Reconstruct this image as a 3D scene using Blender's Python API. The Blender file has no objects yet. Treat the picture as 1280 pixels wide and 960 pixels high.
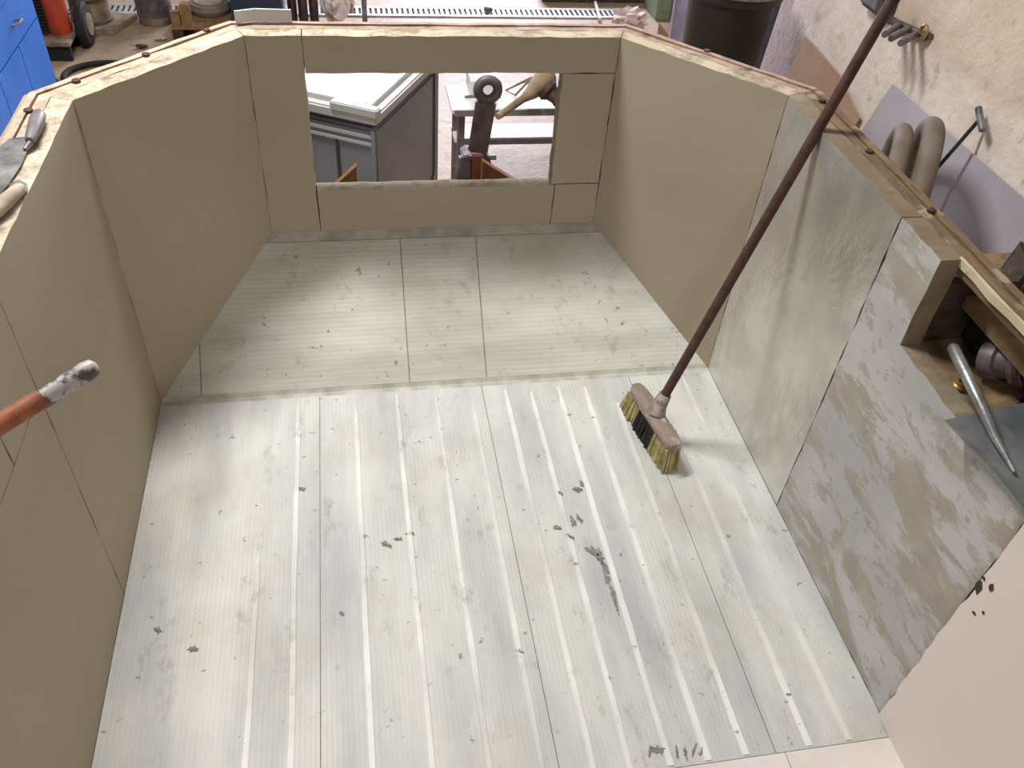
import bpy, bmesh, math, random
import numpy as np
from mathutils import Vector, Matrix

# ------------------------------------------------------------------ camera
SC = bpy.context.scene
COL = SC.collection
CAM = Vector((-0.2183, 0.0, 1.6))
RR = Vector((0.98418629, -0.16398013, 0.06699149))
UU = Vector((0.06255712, 0.67557994, 0.73462803))
FW = Vector((0.16572251, 0.71882005, -0.67515464))
FPX = 1062.5
cd = bpy.data.cameras.new('camera'); cam = bpy.data.objects.new('camera', cd); COL.objects.link(cam)
M = Matrix.Identity(4)
for i in range(3):
    M[i][0] = RR[i]; M[i][1] = UU[i]; M[i][2] = -FW[i]; M[i][3] = CAM[i]
cam.matrix_world = M
cd.sensor_width = 36.0; cd.lens = FPX / 1280 * 36; cd.clip_start = 0.05; cd.clip_end = 60
SC.camera = cam
SC.view_settings.view_transform = 'Standard'
SC.view_settings.look = 'None'
SC.view_settings.gamma = 1.0
SC.view_settings.use_curve_mapping = False
SC.view_settings.exposure = 0.0

# ------------------------------------------------------------------ light
w = bpy.data.worlds.new('hall_light'); SC.world = w; w.use_nodes = True
w.node_tree.nodes['Background'].inputs[0].default_value = (1.0, 0.93, 0.82, 1)
w.node_tree.nodes['Background'].inputs[1].default_value = 0.12

def area(name, loc, target, sx, sy, power, color):
    l = bpy.data.lights.new(name, 'AREA'); l.shape = 'RECTANGLE'; l.size = sx; l.size_y = sy
    l.energy = power; l.color = color
    o = bpy.data.objects.new(name, l); COL.objects.link(o); o.location = loc
    o.rotation_euler = (Vector(target) - Vector(loc)).to_track_quat('-Z', 'Y').to_euler()
    return o
# fluorescent batten hung over the bow, daylight of the hall's open gate behind
area('ceiling_batten', (-0.74, 2.46, 3.0), (-0.66, 2.2, 0), 1.2, 0.16, 122, (1.0, 0.98, 0.935))
area('near_fill', (-0.74, -2.6, 3.0), (-0.74, -2.2, 0), 1.2, 0.16, 66, (1.0, 0.92, 0.91))  # added fill from behind the camera, brightens the back wall and near panel
area('gate_daylight', (1.3, 9.0, 1.7), (0.6, 4.5, -0.45), 2.4, 2.6, 440, (0.87, 0.86, 1.0))

# ------------------------------------------------------------------ helpers
rnd = random.Random(7)
def at(px, py, x=None, y=None, z=None):
    d = RR * ((px - 640) / FPX) - UU * ((py - 480) / FPX) + FW
    if z is not None: t = (z - CAM.z) / d.z
    elif x is not None: t = (x - CAM.x) / d.x
    else: t = (y - CAM.y) / d.y
    return CAM + d * t

def link(name, me, mat=None, parent=None, smooth=False):
    o = bpy.data.objects.new(name, me); COL.objects.link(o)
    if mat is not None: me.materials.append(mat)
    if parent is not None: o.parent = parent
    if smooth:
        for p in me.polygons: p.use_smooth = True
        if smooth != 'all':
            try: me.set_sharp_from_angle(angle=math.radians(40))
            except Exception: pass
    return o

def tag(o, label=None, cat=None, group=None, kind=None):
    if label: o['label'] = label
    if cat: o['category'] = cat
    if group: o['group'] = group
    if kind: o['kind'] = kind
    return o

def thing(name, loc, label, cat, group=None, rz=0.0):
    o = bpy.data.objects.new(name, None); COL.objects.link(o); o.location = loc
    o.rotation_euler = (0, 0, rz); o.empty_display_size = 0.1
    bpy.context.view_layer.update()
    return tag(o, label, cat, group)

class MB:
    """collects world-space (or thing-local) geometry for one mesh"""
    def __init__(s): s.v = []; s.f = []
    def add(s, vs, fs):
        b = len(s.v); s.v += [tuple(v) for v in vs]; s.f += [tuple(i + b for i in f) for f in fs]; return s
    def box(s, a, b, mat=None):
        (x0, y0, z0), (x1, y1, z1) = a, b
        vs = [Vector(p) for p in ((x0,y0,z0),(x1,y0,z0),(x1,y1,z0),(x0,y1,z0),(x0,y0,z1),(x1,y0,z1),(x1,y1,z1),(x0,y1,z1))]
        if mat: vs = [mat @ v for v in vs]
        return s.add(vs, [(0,3,2,1),(4,5,6,7),(0,1,5,4),(1,2,6,5),(2,3,7,6),(3,0,4,7)])
    def prism(s, pts, vec):
        """polygon pts (3D) extruded by vec"""
        n = len(pts); pts = [Vector(p) for p in pts]; vec = Vector(vec)
        vs = pts + [p + vec for p in pts]
        return s.add(vs, [tuple(range(n))[::-1], tuple(range(n, 2*n))] + [(i, (i+1) % n, n + (i+1) % n, n + i) for i in range(n)])
    def loft(s, a, b):
        n = len(a)
        return s.add(list(a) + list(b), [tuple(range(n))[::-1], tuple(range(n, 2*n))] + [(i, (i+1) % n, n + (i+1) % n, n + i) for i in range(n)])
    def tube(s, path, rad, seg=14, cap=True, closed=False):
        path = [Vector(p) for p in path]; n = len(path)
        if not hasattr(rad, '__len__'): rad = [rad] * n
        rings = []; up = None; b = len(s.v)
        for i, p in enumerate(path):
            if closed: t = path[(i+1) % n] - path[i-1]
            else: t = path[min(i+1, n-1)] - path[max(i-1, 0)]
            t.normalize()
            if up is None: up = t.orthogonal().normalized()
            up = (up - t * up.dot(t)).normalized(); sd = t.cross(up)
            for k in range(seg):
                a = 2*math.pi*k/seg
                s.v.append(tuple(p + (up*math.cos(a) + sd*math.sin(a)) * rad[i]))
        m = n if closed else n - 1
        for i in range(m):
            for k in range(seg):
                j = (i+1) % n; l = (k+1) % seg
                s.f.append((b+i*seg+k, b+i*seg+l, b+j*seg+l, b+j*seg+k))
        if cap and not closed:
            s.f.append(tuple(b+k for k in range(seg))[::-1]); s.f.append(tuple(b+(n-1)*seg+k for k in range(seg)))
        return s
    def lathe(s, prof, c=(0,0,0), seg=28, mat=None):
        """prof: list of (r,z)"""
        b = len(s.v); c = Vector(c)
        for r, z in prof:
            for k in range(seg):
                a = 2*math.pi*k/seg
                v = Vector((r*math.cos(a), r*math.sin(a), z))
                if mat: v = mat @ v
                s.v.append(tuple(c + v))
        for i in range(len(prof)-1):
            for k in range(seg):
                l = (k+1) % seg
                s.f.append((b+i*seg+k, b+i*seg+l, b+(i+1)*seg+l, b+(i+1)*seg+k))
        if prof[0][0] > 1e-6: s.f.append(tuple(b+k for k in range(seg))[::-1])
        if prof[-1][0] > 1e-6: s.f.append(tuple(b+(len(prof)-1)*seg+k for k in range(seg)))
        return s
    def build(s, name, mat, parent=None, bevel=0.0, smooth=False, seg=2):
        me = bpy.data.meshes.new(name)
        vs = s.v
        if parent is not None:
            inv = parent.matrix_world.inverted()
            vs = [tuple(inv @ Vector(v)) for v in vs]
        me.from_pydata(vs, [], s.f)
        bm = bmesh.new(); bm.from_mesh(me)
        bmesh.ops.recalc_face_normals(bm, faces=bm.faces)
        if bevel > 0:
            es = [e for e in bm.edges if len(e.link_faces) == 2 and e.calc_face_angle(0) > 0.6]
            bmesh.ops.bevel(bm, geom=es, offset=bevel, segments=seg, affect='EDGES', clamp_overlap=True)
        bm.to_mesh(me); bm.free(); me.update()
        return link(name, me, mat, parent, smooth)

# ------------------------------------------------------------------ materials
def mat(name):
    m = bpy.data.materials.new(name); m.use_nodes = True
    return m, m.node_tree, m.node_tree.nodes['Principled BSDF']
def N(nt, t, **kw):
    n = nt.nodes.new(t)
    for k, v in kw.items():
        if k.startswith('i_'): n.inputs[int(k[2:]) if k[2:].isdigit() else k[2:].replace('_', ' ')].default_value = v
        else: setattr(n, k, v)
    return n
def pos(nt, scale=(1,1,1), local=False, rot=(0,0,0)):
    if local: g = N(nt, 'ShaderNodeTexCoord'); s = g.outputs['Object']
    else: g = N(nt, 'ShaderNodeNewGeometry'); s = g.outputs['Position']
    mp = N(nt, 'ShaderNodeMapping'); mp.inputs['Scale'].default_value = scale; mp.inputs['Rotation'].default_value = rot
    nt.links.new(s, mp.inputs[0]); return mp.outputs[0]
def noise(nt, vec, scale, detail=4, rough=0.55, lo=0.4, hi=0.6, distort=0.0):
    n = N(nt, 'ShaderNodeTexNoise'); n.inputs['Scale'].default_value = scale; n.inputs['Detail'].default_value = detail
    n.inputs['Roughness'].default_value = rough; n.inputs['Distortion'].default_value = distort
    nt.links.new(vec, n.inputs['Vector'])
    return ramp(nt, n.outputs[0], lo, hi)
def ramp(nt, sock, lo, hi, a=0.0, b=1.0):
    r = N(nt, 'ShaderNodeMapRange'); r.clamp = True
    for k, v in zip(('From Min', 'From Max', 'To Min', 'To Max'), (lo, hi, a, b)): r.inputs[k].default_value = v
    nt.links.new(sock, r.inputs[0]); return r.outputs[0]
def math_(nt, op, a, b=None):
    m = N(nt, 'ShaderNodeMath', operation=op)
    for i, q in enumerate((a, b)):
        if q is None: continue
        if isinstance(q, (int, float)): m.inputs[i].default_value = q
        else: nt.links.new(q, m.inputs[i])
    return m.outputs[0]
def mix(nt, fac, a, b):
    m = N(nt, 'ShaderNodeMix', data_type='RGBA')
    for i, q in ((0, fac), (6, a), (7, b)):
        if isinstance(q, (int, float)): m.inputs[i].default_value = q
        elif isinstance(q, tuple): m.inputs[i].default_value = q if len(q) == 4 else (*q, 1)
        else: nt.links.new(q, m.inputs[i])
    return m.outputs[2]
def bump(nt, h, strength=0.3, dist=0.01):
    b = N(nt, 'ShaderNodeBump'); b.inputs['Strength'].default_value = strength; b.inputs['Distance'].default_value = dist
    nt.links.new(h, b.inputs['Height']); return b.outputs[0]
def srgb(r, g, b):
    f = lambda c: (c/255/12.92) if c/255 <= 0.04045 else ((c/255+0.055)/1.055)**2.4
    return (f(r), f(g), f(b))
def simple(name, c, rough=0.6, metal=0.0, c2=None, sc=8.0, lo=0.4, hi=0.65, bs=0.0, bsc=60, stretch=(1,1,1), local=False, spec=0.5):
    m, nt, p = mat(name)
    v = pos(nt, stretch, local)
    if c2 is not None:
        nt.links.new(mix(nt, noise(nt, v, sc, 5, 0.6, lo, hi), c, c2), p.inputs['Base Color'])
    else: p.inputs['Base Color'].default_value = (*c, 1)
    p.inputs['Roughness'].default_value = rough; p.inputs['Metallic'].default_value = metal
    p.inputs['Specular IOR Level'].default_value = spec
    if bs > 0: nt.links.new(bump(nt, noise(nt, v, bsc, 4, 0.6, 0, 1), bs, 0.004), p.inputs['Normal'])
    return m

def foam_mat(name, c, c2, grime=0.0):
    m, nt, p = mat(name); v = pos(nt)
    a = mix(nt, noise(nt, v, 2.2, 3, 0.5, 0.35, 0.7), c, c2)
    sp = noise(nt, v, 26, 3, 0.6, 0.72, 0.78)
    a = mix(nt, math_(nt, 'MULTIPLY', sp, 0.18), a, srgb(95, 84, 66))
    if grime: a = mix(nt, math_(nt, 'MULTIPLY', noise(nt, v, 16, 6, 0.78, 0.46, 0.64), grime), a, srgb(112, 94, 74))
    nt.links.new(a, p.inputs['Base Color']); p.inputs['Roughness'].default_value = 0.75
    p.inputs['Specular IOR Level'].default_value = 0.25
    nt.links.new(bump(nt, noise(nt, v, 9, 5, 0.6, 0, 1), 0.12, 0.01), p.inputs['Normal'])
    return m
M_FOAM = foam_mat('foam_board_face', srgb(176, 165, 146), srgb(167, 156, 137))
M_CORE = foam_mat('foam_board_edge', srgb(204, 191, 170), srgb(186, 172, 150), 0.85)  # tone of the cut edges, paler than the board faces
M_EDGE_DARK = foam_mat('foam_board_edge_dark', srgb(152, 140, 118), srgb(116, 104, 86), 0.8)  # right side's cut edges, the darkest edge tone
M_EDGE_MID = foam_mat('foam_board_edge_mid', srgb(192, 180, 158), srgb(172, 160, 138), 0.75)  # cut edges of back and right bow, between the other two tones
M_FOAM_LIT = foam_mat('foam_board_lit_pink', srgb(228, 217, 212), srgb(220, 208, 202))  # paler pink foam: light on the near panel put into its colour

def floor_mat(name, axis, white, rib=False):
    """ribbed floor board: fine grooves running along the board, dust and scuffs"""
    m, nt, p = mat(name); v = pos(nt)
    g = N(nt, 'ShaderNodeNewGeometry'); sx = N(nt, 'ShaderNodeSeparateXYZ'); nt.links.new(g.outputs['Position'], sx.inputs[0])
    u = sx.outputs['X'] if axis == 'x' else sx.outputs['Y']
    k = 2*math.pi/(0.0100 if axis == 'x' else 0.0100)
    wob = math_(nt, 'MULTIPLY', noise(nt, v, 3, 2, 0.5, 0, 1), 0.6)
    wave = math_(nt, 'SINE', math_(nt, 'ADD', math_(nt, 'MULTIPLY', u, k), wob))
    wave01 = ramp(nt, wave, -1, 1)
    st = (1, 0.22, 1) if axis == 'x' else (0.22, 1, 1)
    vs = pos(nt, st)
    wash = noise(nt, vs, 7, 4, 0.6, 0.42, 0.66)                       # grey wash between the grooves
    col = mix(nt, (math_(nt, 'MULTIPLY', noise(nt, v, 2.3, 3, 0.6, 0.40, 0.60), 0.6) if rib else wash), white, srgb(174, 176, 179) if axis == 'x' else srgb(180, 181, 174))
    vis = noise(nt, v, 3.2, 3, 0.6, 0.38, 0.62)
    gd = math_(nt, 'MULTIPLY', math_(nt, 'MULTIPLY', ramp(nt, wave, 0.25, 1.0), vis), 0.26 if axis == 'x' else 0.26)
    if not rib: col = mix(nt, gd, col, srgb(158, 158, 152))
    col = mix(nt, math_(nt, 'MULTIPLY', noise(nt, v, 2.6, 5, 0.65, 0.50, 0.72), 0.5), col, srgb(170, 163, 140))   # yellowish dirt
    spk = math_(nt, 'MULTIPLY', noise(nt, v, 34, 3, 0.65, 0.66, 0.71), 0.8)
    col = mix(nt, spk, col, srgb(122, 120, 108))
    sm = math_(nt, 'MULTIPLY', noise(nt, pos(nt, (1.0, 0.5, 1)), 13, 6, 0.8, 0.57, 0.72), 0.75)
    col = mix(nt, sm, col, srgb(140, 137, 124))
    nt.links.new(col, p.inputs['Base Color']); p.inputs['Roughness'].default_value = 0.55
    p.inputs['Specular IOR Level'].default_value = 0.3
    if not rib: nt.links.new(bump(nt, math_(nt, 'MULTIPLY', wave01, -1), 0.10, 0.002), p.inputs['Normal'])
    return m
M_FLOOR = floor_mat('ribbed_floor_board', 'x', srgb(203, 204, 201))
M_RIB = floor_mat('floor_board_rib', 'x', srgb(228, 228, 226), True)
M_RAMP = floor_mat('ribbed_ramp_board', 'y', srgb(208, 209, 202))
M_FLOORW = simple('near_floor_board', srgb(224, 217, 213), 0.55, c2=srgb(208, 201, 196), sc=5, spec=0.3)
M_FILLER = simple('grey_joint_filler', srgb(190, 189, 179), 0.8, c2=srgb(156, 155, 145), sc=14, bs=0.3)
M_DARK = simple('dark_substrate', srgb(62, 56, 46), 0.9)

def foil_mat():
    m, nt, p = mat('aluminium_foil_facing'); v = pos(nt)
    c = mix(nt, noise(nt, v, 5, 4, 0.6, 0.35, 0.7), srgb(224, 222, 216), srgb(192, 188, 180))
    c = mix(nt, noise(nt, v, 60, 2, 0.5, 0.72, 0.75), c, srgb(235, 235, 230))
    nt.links.new(c, p.inputs['Base Color']); p.inputs['Metallic'].default_value = 0.7
    nt.links.new(ramp(nt, noise(nt, v, 6, 4, 0.6, 0, 1), 0.3, 0.7, 0.24, 0.42), p.inputs['Roughness'])
    nt.links.new(bump(nt, noise(nt, pos(nt, (1, 1, 0.6)), 5, 6, 0.62, 0, 1), 0.45, 0.03), p.inputs['Normal'])
    return m
M_FOIL = foil_mat()
def mottle_mat():
    m, nt, p = mat('peeled_foil_mottled'); v = pos(nt, (1, 0.36, 1.0)); v2 = pos(nt, (1, 0.8, 1))
    st = noise(nt, v, 11, 7, 0.7, 0.49, 0.55, 0.3)
    sp = noise(nt, v2, 30, 4, 0.6, 0.58, 0.62)
    msk = math_(nt, 'MAXIMUM', math_(nt, 'MULTIPLY', st, 0.85), math_(nt, 'MULTIPLY', sp, 0.7))
    a = mix(nt, noise(nt, v2, 6, 3, 0.5, 0.4, 0.6), srgb(192, 190, 190), srgb(176, 175, 177))
    b = mix(nt, noise(nt, v2, 20, 3, 0.5, 0.4, 0.6), srgb(156, 150, 137), srgb(168, 161, 147))
    nt.links.new(mix(nt, msk, a, b), p.inputs['Base Color'])
    nt.links.new(ramp(nt, msk, 0, 1, 0.5, 0.75), p.inputs['Roughness']); p.inputs['Metallic'].default_value = 0.15
    nt.links.new(bump(nt, msk, -0.25, 0.002), p.inputs['Normal'])
    return m
M_MOTTLE = mottle_mat()
def wood_mat(name, c, c2, c3, stretch=(14, 2, 14), rough=0.75, local=False):
    m, nt, p = mat(name); v = pos(nt, stretch, local)
    col = mix(nt, noise(nt, v, 3, 6, 0.65, 0.35, 0.65, 0.6), c, c2)
    col = mix(nt, math_(nt, 'MULTIPLY', noise(nt, pos(nt, (1,1,1), local), 16, 4, 0.65, 0.58, 0.68), 0.8), col, c3)
    nt.links.new(col, p.inputs['Base Color']); p.inputs['Roughness'].default_value = rough
    nt.links.new(bump(nt, noise(nt, v, 3, 6, 0.65, 0, 1, 0.6), 0.35, 0.004), p.inputs['Normal'])
    return m
M_RIMCREAM = wood_mat('rim_painted_cream', srgb(196, 180, 160), srgb(164, 146, 128), srgb(104, 82, 66), (7, 7, 9))
M_RIMPINK = wood_mat('rim_ply_pinkish', srgb(172, 150, 134), srgb(136, 114, 98), srgb(84, 64, 52), (5, 5, 9))
M_RIMBROWN = wood_mat('rim_weathered_brown', srgb(128, 105, 78), srgb(92, 72, 52), srgb(165, 148, 118), (20, 2.5, 20))
M_RIMEDGE = wood_mat('rim_flaking_cream', srgb(205, 192, 165), srgb(190, 176, 148), srgb(120, 92, 66), (6, 3, 6))
M_DECK = wood_mat('deck_wood_tan', srgb(142, 118, 88), srgb(108, 84, 58), srgb(74, 58, 44), (3, 12, 3))
M_DARKWOOD = wood_mat('dark_grimy_wood', srgb(74, 58, 44), srgb(48, 38, 30), srgb(100, 80, 60), (4, 4, 12))
M_HULL = simple('hull_skin', srgb(150, 138, 120), 0.7, c2=srgb(120, 108, 92), sc=5)
M_BRACKET = wood_mat('bracket_ply_brown', srgb(140, 98, 66), srgb(112, 76, 50), srgb(80, 54, 38), (6, 6, 3))
M_STEEL = simple('worn_steel', srgb(160, 160, 160), 0.4, 0.6, c2=srgb(105, 104, 104), sc=18, bs=0.2)
M_STEELDARK = simple('dark_steel', srgb(112, 102, 106), 0.5, 0.15, c2=srgb(82, 72, 72), sc=20, bs=0.25)
M_BLADE = simple('galvanised_blade', srgb(140, 144, 146), 0.45, 0.3, c2=srgb(104, 108, 111), sc=9, bs=0.12)
M_RUST = simple('rusty_brown_steel', srgb(84, 56, 48), 0.7, 0.1, c2=srgb(62, 40, 34), sc=30, bs=0.3)
M_RUSTOR = simple('orange_rust', srgb(150, 82, 50), 0.8, 0.0, c2=srgb(104, 58, 40), sc=18, bs=0.3)
M_BLACK = simple('black_plastic', srgb(30, 28, 28), 0.5, c2=srgb(42, 38, 36), sc=5)
M_RUBBER = simple('black_rubber', srgb(28, 26, 25), 0.8)
M_BLUE = simple('blue_cabinet_paint', srgb(38, 108, 205), 0.45, c2=srgb(48, 118, 214), sc=4, bs=0.08, bsc=30)
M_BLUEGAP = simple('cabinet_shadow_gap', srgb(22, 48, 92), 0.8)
M_WHITEPL = simple('white_plastic', srgb(232, 232, 232), 0.4, c2=srgb(214, 210, 206), sc=6)
M_LILAC = simple('lilac_plastic_sheet', srgb(176, 171, 180), 0.5, c2=srgb(165, 160, 169), sc=3)
M_LILACF = simple('lilac_fleece', srgb(186, 180, 204), 0.9, c2=srgb(164, 158, 182), sc=14, bs=0.5)
M_CARD = simple('brown_cardboard', srgb(182, 152, 132), 0.85, c2=srgb(172, 140, 118), sc=3)
M_CARDT = wood_mat('torn_cardboard', srgb(150, 116, 76), srgb(118, 88, 56), srgb(90, 66, 44))
M_GREEN = simple('pale_green_paint', srgb(132, 150, 122), 0.5, c2=srgb(122, 140, 112), sc=3)
M_HOSE = simple('grey_corrugated_hose', srgb(122, 112, 98), 0.65, c2=srgb(104, 94, 82), sc=10)
M_ORANGE = simple('orange_red_paint', srgb(196, 72, 42), 0.5, c2=srgb(160, 66, 44), sc=12)
M_TAN = simple('dusty_tan_metal', srgb(150, 132, 108), 0.7, c2=srgb(108, 94, 76), sc=12)
M_NAVY = simple('navy_plastic', srgb(42, 54, 80), 0.5, c2=srgb(34, 44, 66), sc=5)
M_FREEZER = simple('freezer_grey', srgb(140, 146, 156), 0.45, c2=srgb(128, 133, 142), sc=3)
M_FREEZERD = simple('freezer_seal_dark', srgb(70, 62, 60), 0.6)
M_FREEZERR = simple('freezer_lid_frame', srgb(196, 198, 198), 0.4)
M_COPPER = simple('copper_brown_handle', srgb(168, 98, 66), 0.55, c2=srgb(120, 70, 50), sc=30, bs=0.25)
M_TAPE = simple('grey_worn_tip', srgb(176, 172, 172), 0.5, 0.1, c2=srgb(84, 78, 78), sc=40, lo=0.5, hi=0.58)
M_GREYPL = simple('grey_plastic_handle', srgb(126, 122, 126), 0.45, c2=srgb(104, 98, 100), sc=20)
M_BRIST_Y = simple('straw_bristle', srgb(196, 184, 132), 0.8, c2=srgb(150, 138, 98), sc=60)
M_BRIST_K = simple('black_bristle', srgb(34, 34, 34), 0.8, c2=srgb(60, 60, 58), sc=80, lo=0.5, hi=0.7)
M_BROOM = wood_mat('dusty_broom_block', srgb(150, 134, 124), srgb(122, 104, 96), srgb(190, 178, 168), (10, 4, 10))
M_MUD = simple('dried_mud', srgb(142, 138, 128), 0.9, c2=srgb(112, 108, 98), sc=60)
M_BRASS = simple('brass_fitting', srgb(176, 140, 90), 0.4, 0.5)
M_STONE = simple('concrete_lump', srgb(110, 100, 90), 0.9, c2=srgb(72, 60, 50), sc=14, bs=0.6, bsc=30)
def glass_dark():
    m, nt, p = mat('dark_bottle_glass'); p.inputs['Base Color'].default_value = (*srgb(60, 44, 50), 1)
    p.inputs['Roughness'].default_value = 0.08; p.inputs['Specular IOR Level'].default_value = 0.8; return m
M_BOTTLE = glass_dark()

# ------------------------------------------------------------------ the workshop
ZF = -0.45
def concrete():
    m, nt, p = mat('workshop_concrete'); v = pos(nt)
    c = mix(nt, noise(nt, v, 1.3, 6, 0.6, 0.35, 0.7), srgb(176, 156, 132), srgb(150, 130, 108))
    c = mix(nt, noise(nt, v, 14, 5, 0.7, 0.52, 0.72), c, srgb(122, 108, 92))
    nt.links.new(c, p.inputs['Base Color']); p.inputs['Roughness'].default_value = 0.55
    nt.links.new(bump(nt, noise(nt, v, 9, 6, 0.65, 0, 1), 0.35, 0.02), p.inputs['Normal'])
    return m
tag(MB().box((-6, -4, ZF-0.1), (2.0, 12, ZF)).build('floor', concrete()), 'dusty brown concrete workshop floor around the tub', kind='structure')

def plaster():
    m, nt, p = mat('whitewashed_masonry'); v = pos(nt)
    sx = N(nt, 'ShaderNodeSeparateXYZ'); nt.links.new(v, sx.inputs[0])
    wob = math_(nt, 'MULTIPLY', noise(nt, v, 3, 4, 0.6, 0, 1), 0.10)
    up = ramp(nt, math_(nt, 'ADD', sx.outputs['Z'], wob), 0.46, 0.52)
    a = mix(nt, noise(nt, v, 5, 6, 0.65, 0.35, 0.7), srgb(244, 233, 224), srgb(228, 214, 202))
    b = mix(nt, noise(nt, v, 4, 6, 0.65, 0.35, 0.7), srgb(232, 215, 196), srgb(216, 194, 176))
    c = mix(nt, up, a, b)
    c = mix(nt, math_(nt, 'MULTIPLY', noise(nt, v, 11, 6, 0.72, 0.56, 0.72), 0.6), c, srgb(128, 112, 96))
    nt.links.new(c, p.inputs['Base Color']); p.inputs['Roughness'].default_value = 0.9
    nt.links.new(bump(nt, noise(nt, v, 6, 7, 0.65, 0, 1), 0.5, 0.03), p.inputs['Normal'])
    return m
tag(MB().box((2.0, -4, ZF-0.1), (2.25, 12, 3.4)).build('wall_right', plaster()), 'rough whitewashed masonry workshop wall', kind='structure')

# ------------------------------------------------------------------ the tub
W, YM, H, WB, YB, ZB = 0.757, 1.7195, 0.8237, 0.4531, 2.0582, 0.2901
YN = -0.45            # near end
T = 0.042             # board thickness
tub = thing('insulated_tub', (0, 0.8, -0.07), 'big pale tub lined with insulation boards, pointed bow and open rim', 'tub')

def off(d):
    a1 = math.atan2(W-WB, YB-YM); m1 = d*math.tan(a1/2); m2 = d*math.tan((math.pi/2-a1)/2)
    return [(-W-d, YN), (-W-d, YM+m1), (-WB-m2, YB+d), (WB+m2, YB+d), (W+d, YM+m1), (W+d, YN)]
IN, OUT = off(0), off(T)
SIDES = {'left': (0, 1), 'bowl': (1, 2), 'back': (2, 3), 'bowr': (3, 4), 'right': (4, 5)}

def panel(side, poly, material, name='wall_panel', t=T, proud=0.0, rough=0.0015):
    """poly in (s, z) with s the metres from the side's first corner; thick outward, mitred at the corners"""
    i, j = SIDES[side]
    A = Vector((*IN[i], 0)); B = Vector((*IN[j], 0)); L = (B-A).length; d = (B-A)/L
    n = Vector((-d.y, d.x, 0))                          # outward (left of travel)
    OA = Vector((*off(t)[i], 0)); OB = Vector((*off(t)[j], 0))
    pts = []
    for k in range(len(poly)):                          # subdivide long edges, ragged by a millimetre
        p, q = Vector(poly[k]), Vector(poly[(k+1) % len(poly)])
        m = max(1, int((q-p).length / 0.03)); pts.append(p)
        for c in range(1, m):
            r = p.lerp(q, c/m)
            pts.append(r + Vector((rnd.uniform(-rough, rough), rnd.uniform(-rough, rough))))
    ins, outs = [], []
    for s, z in pts:
        ins.append(A + d*s + Vector((0, 0, z)) - n*proud)
        f = s / L
        o = A + d*s + n*t
        if s < 0.02: o = OA + d*s
        elif s > L-0.02: o = OB + d*(s-L)
        outs.append(o + Vector((0, 0, z)))
    o = MB().loft(ins, outs).build(name, material, tub)
    o.data.materials.append(M_EDGE_DARK if side == 'right' else M_EDGE_MID if side in ('bowr', 'back') else M_CORE)
    for pg in o.data.polygons:                          # one tone on both faces, another on the cut edges
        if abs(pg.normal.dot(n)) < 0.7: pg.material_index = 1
    return o

g = 0.0014
def rect(s0, s1, z0, z1): return [(s0, z0), (s1, z0), (s1, z1), (s0, z1)]
LBOW = math.hypot(W-WB, YB-YM)
sl = lambda y: y - YN          # left side runs from YN to YM
sr = lambda y: YM - y          # right side runs from YM to YN
# left side
panel('left', rect(sl(1.13)+g, sl(YM)-0.001, 0.0, H), M_FOAM)
panel('left', rect(sl(0.35)+g, sl(1.13)-g, 0.0, 0.585-g), M_FOAM)
panel('left', rect(sl(0.97)+g, sl(1.13)-g, 0.585+g, H), M_FOAM)
panel('left', rect(sl(0.35)+g, sl(0.97)-g, 0.585+g, H), M_FOAM)
panel('left', rect(0.0, sl(0.35)-g, 0.0, H), M_FOAM)
# bow
panel('bowl', rect(0.001, LBOW-0.001, 0.0, H), M_FOAM)
panel('bowr', rect(0.001, LBOW-0.001, 0.0, H), M_FOAM)
# back, around its opening (x from -.325 to .315, z from .417 to .734)
wx0, wx1, wz0, wz1 = -0.323, 0.315, 0.418, 0.734
sb = lambda x: x + WB
panel('back', rect(0.001, sb(wx0)-g, 0.22, H), M_FOAM)
panel('back', rect(sb(wx0)+g, 2*WB-0.001, wz1, H), M_FOAM)
panel('back', rect(sb(wx1), 2*WB-0.001, wz0+g, wz1-2*g), M_FOAM)
panel('back', rect(sb(wx0)+g, sb(0.326)-g, 0.22, wz0-0.002), M_FOAM)
panel('back', rect(sb(0.326)+g, 2*WB-0.001, 0.22, wz0-g), M_FOAM)
# right: foil, mottled panel with its cut-out, near panel in lit pink
panel('right', rect(0.001, sr(1.203)-g, 0.0, H), M_FOIL, 'foil_panel')
oy, oz = 1.066, 0.636
panel('right', [(sr(1.203)+g, 0.0), (sr(0.662)-g, 0.0), (sr(0.662)-g, oz), (sr(oy), oz), (sr(oy), H), (sr(1.203)+g, H)], M_MOTTLE, 'foil_panel', rough=0.003)
panel('right', rect(sr(0.662)+g, sr(YN)-0.001, 0.0, oz), M_FOAM_LIT, proud=0.006, rough=0.003)
# hull skin behind the boards, with both openings
def skin(side, poly):
    i, j = SIDES[side]; a, b = off(T+0.003), off(T+0.016)
    A, B = Vector((*a[i], 0)), Vector((*a[j], 0)); L = (B-A).length; d = (B-A)/L
    OA, OB = Vector((*b[i], 0)), Vector((*b[j], 0))
    ins = [A + d*(s*L) + Vector((0, 0, z)) for s, z in poly]
    outs = [OA.lerp(OB, s) + Vector((0, 0, z)) for s, z in poly]
    return MB().loft(ins, outs).build('hull_skin', M_HULL, tub)
zb0 = -0.07
RS = lambda y: (YM-y)/(YM-YN)
skin('left', rect(0, 1, zb0, H-0.01)); skin('bowl', rect(0, 1, zb0, H-0.01)); skin('bowr', rect(0, 1, zb0, H-0.01))
bsx = lambda x: (x+WB)/(2*WB)
skin('back', rect(0, bsx(wx0), zb0, H-0.01)); skin('back', rect(bsx(wx1), 1, zb0, H-0.01))
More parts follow.
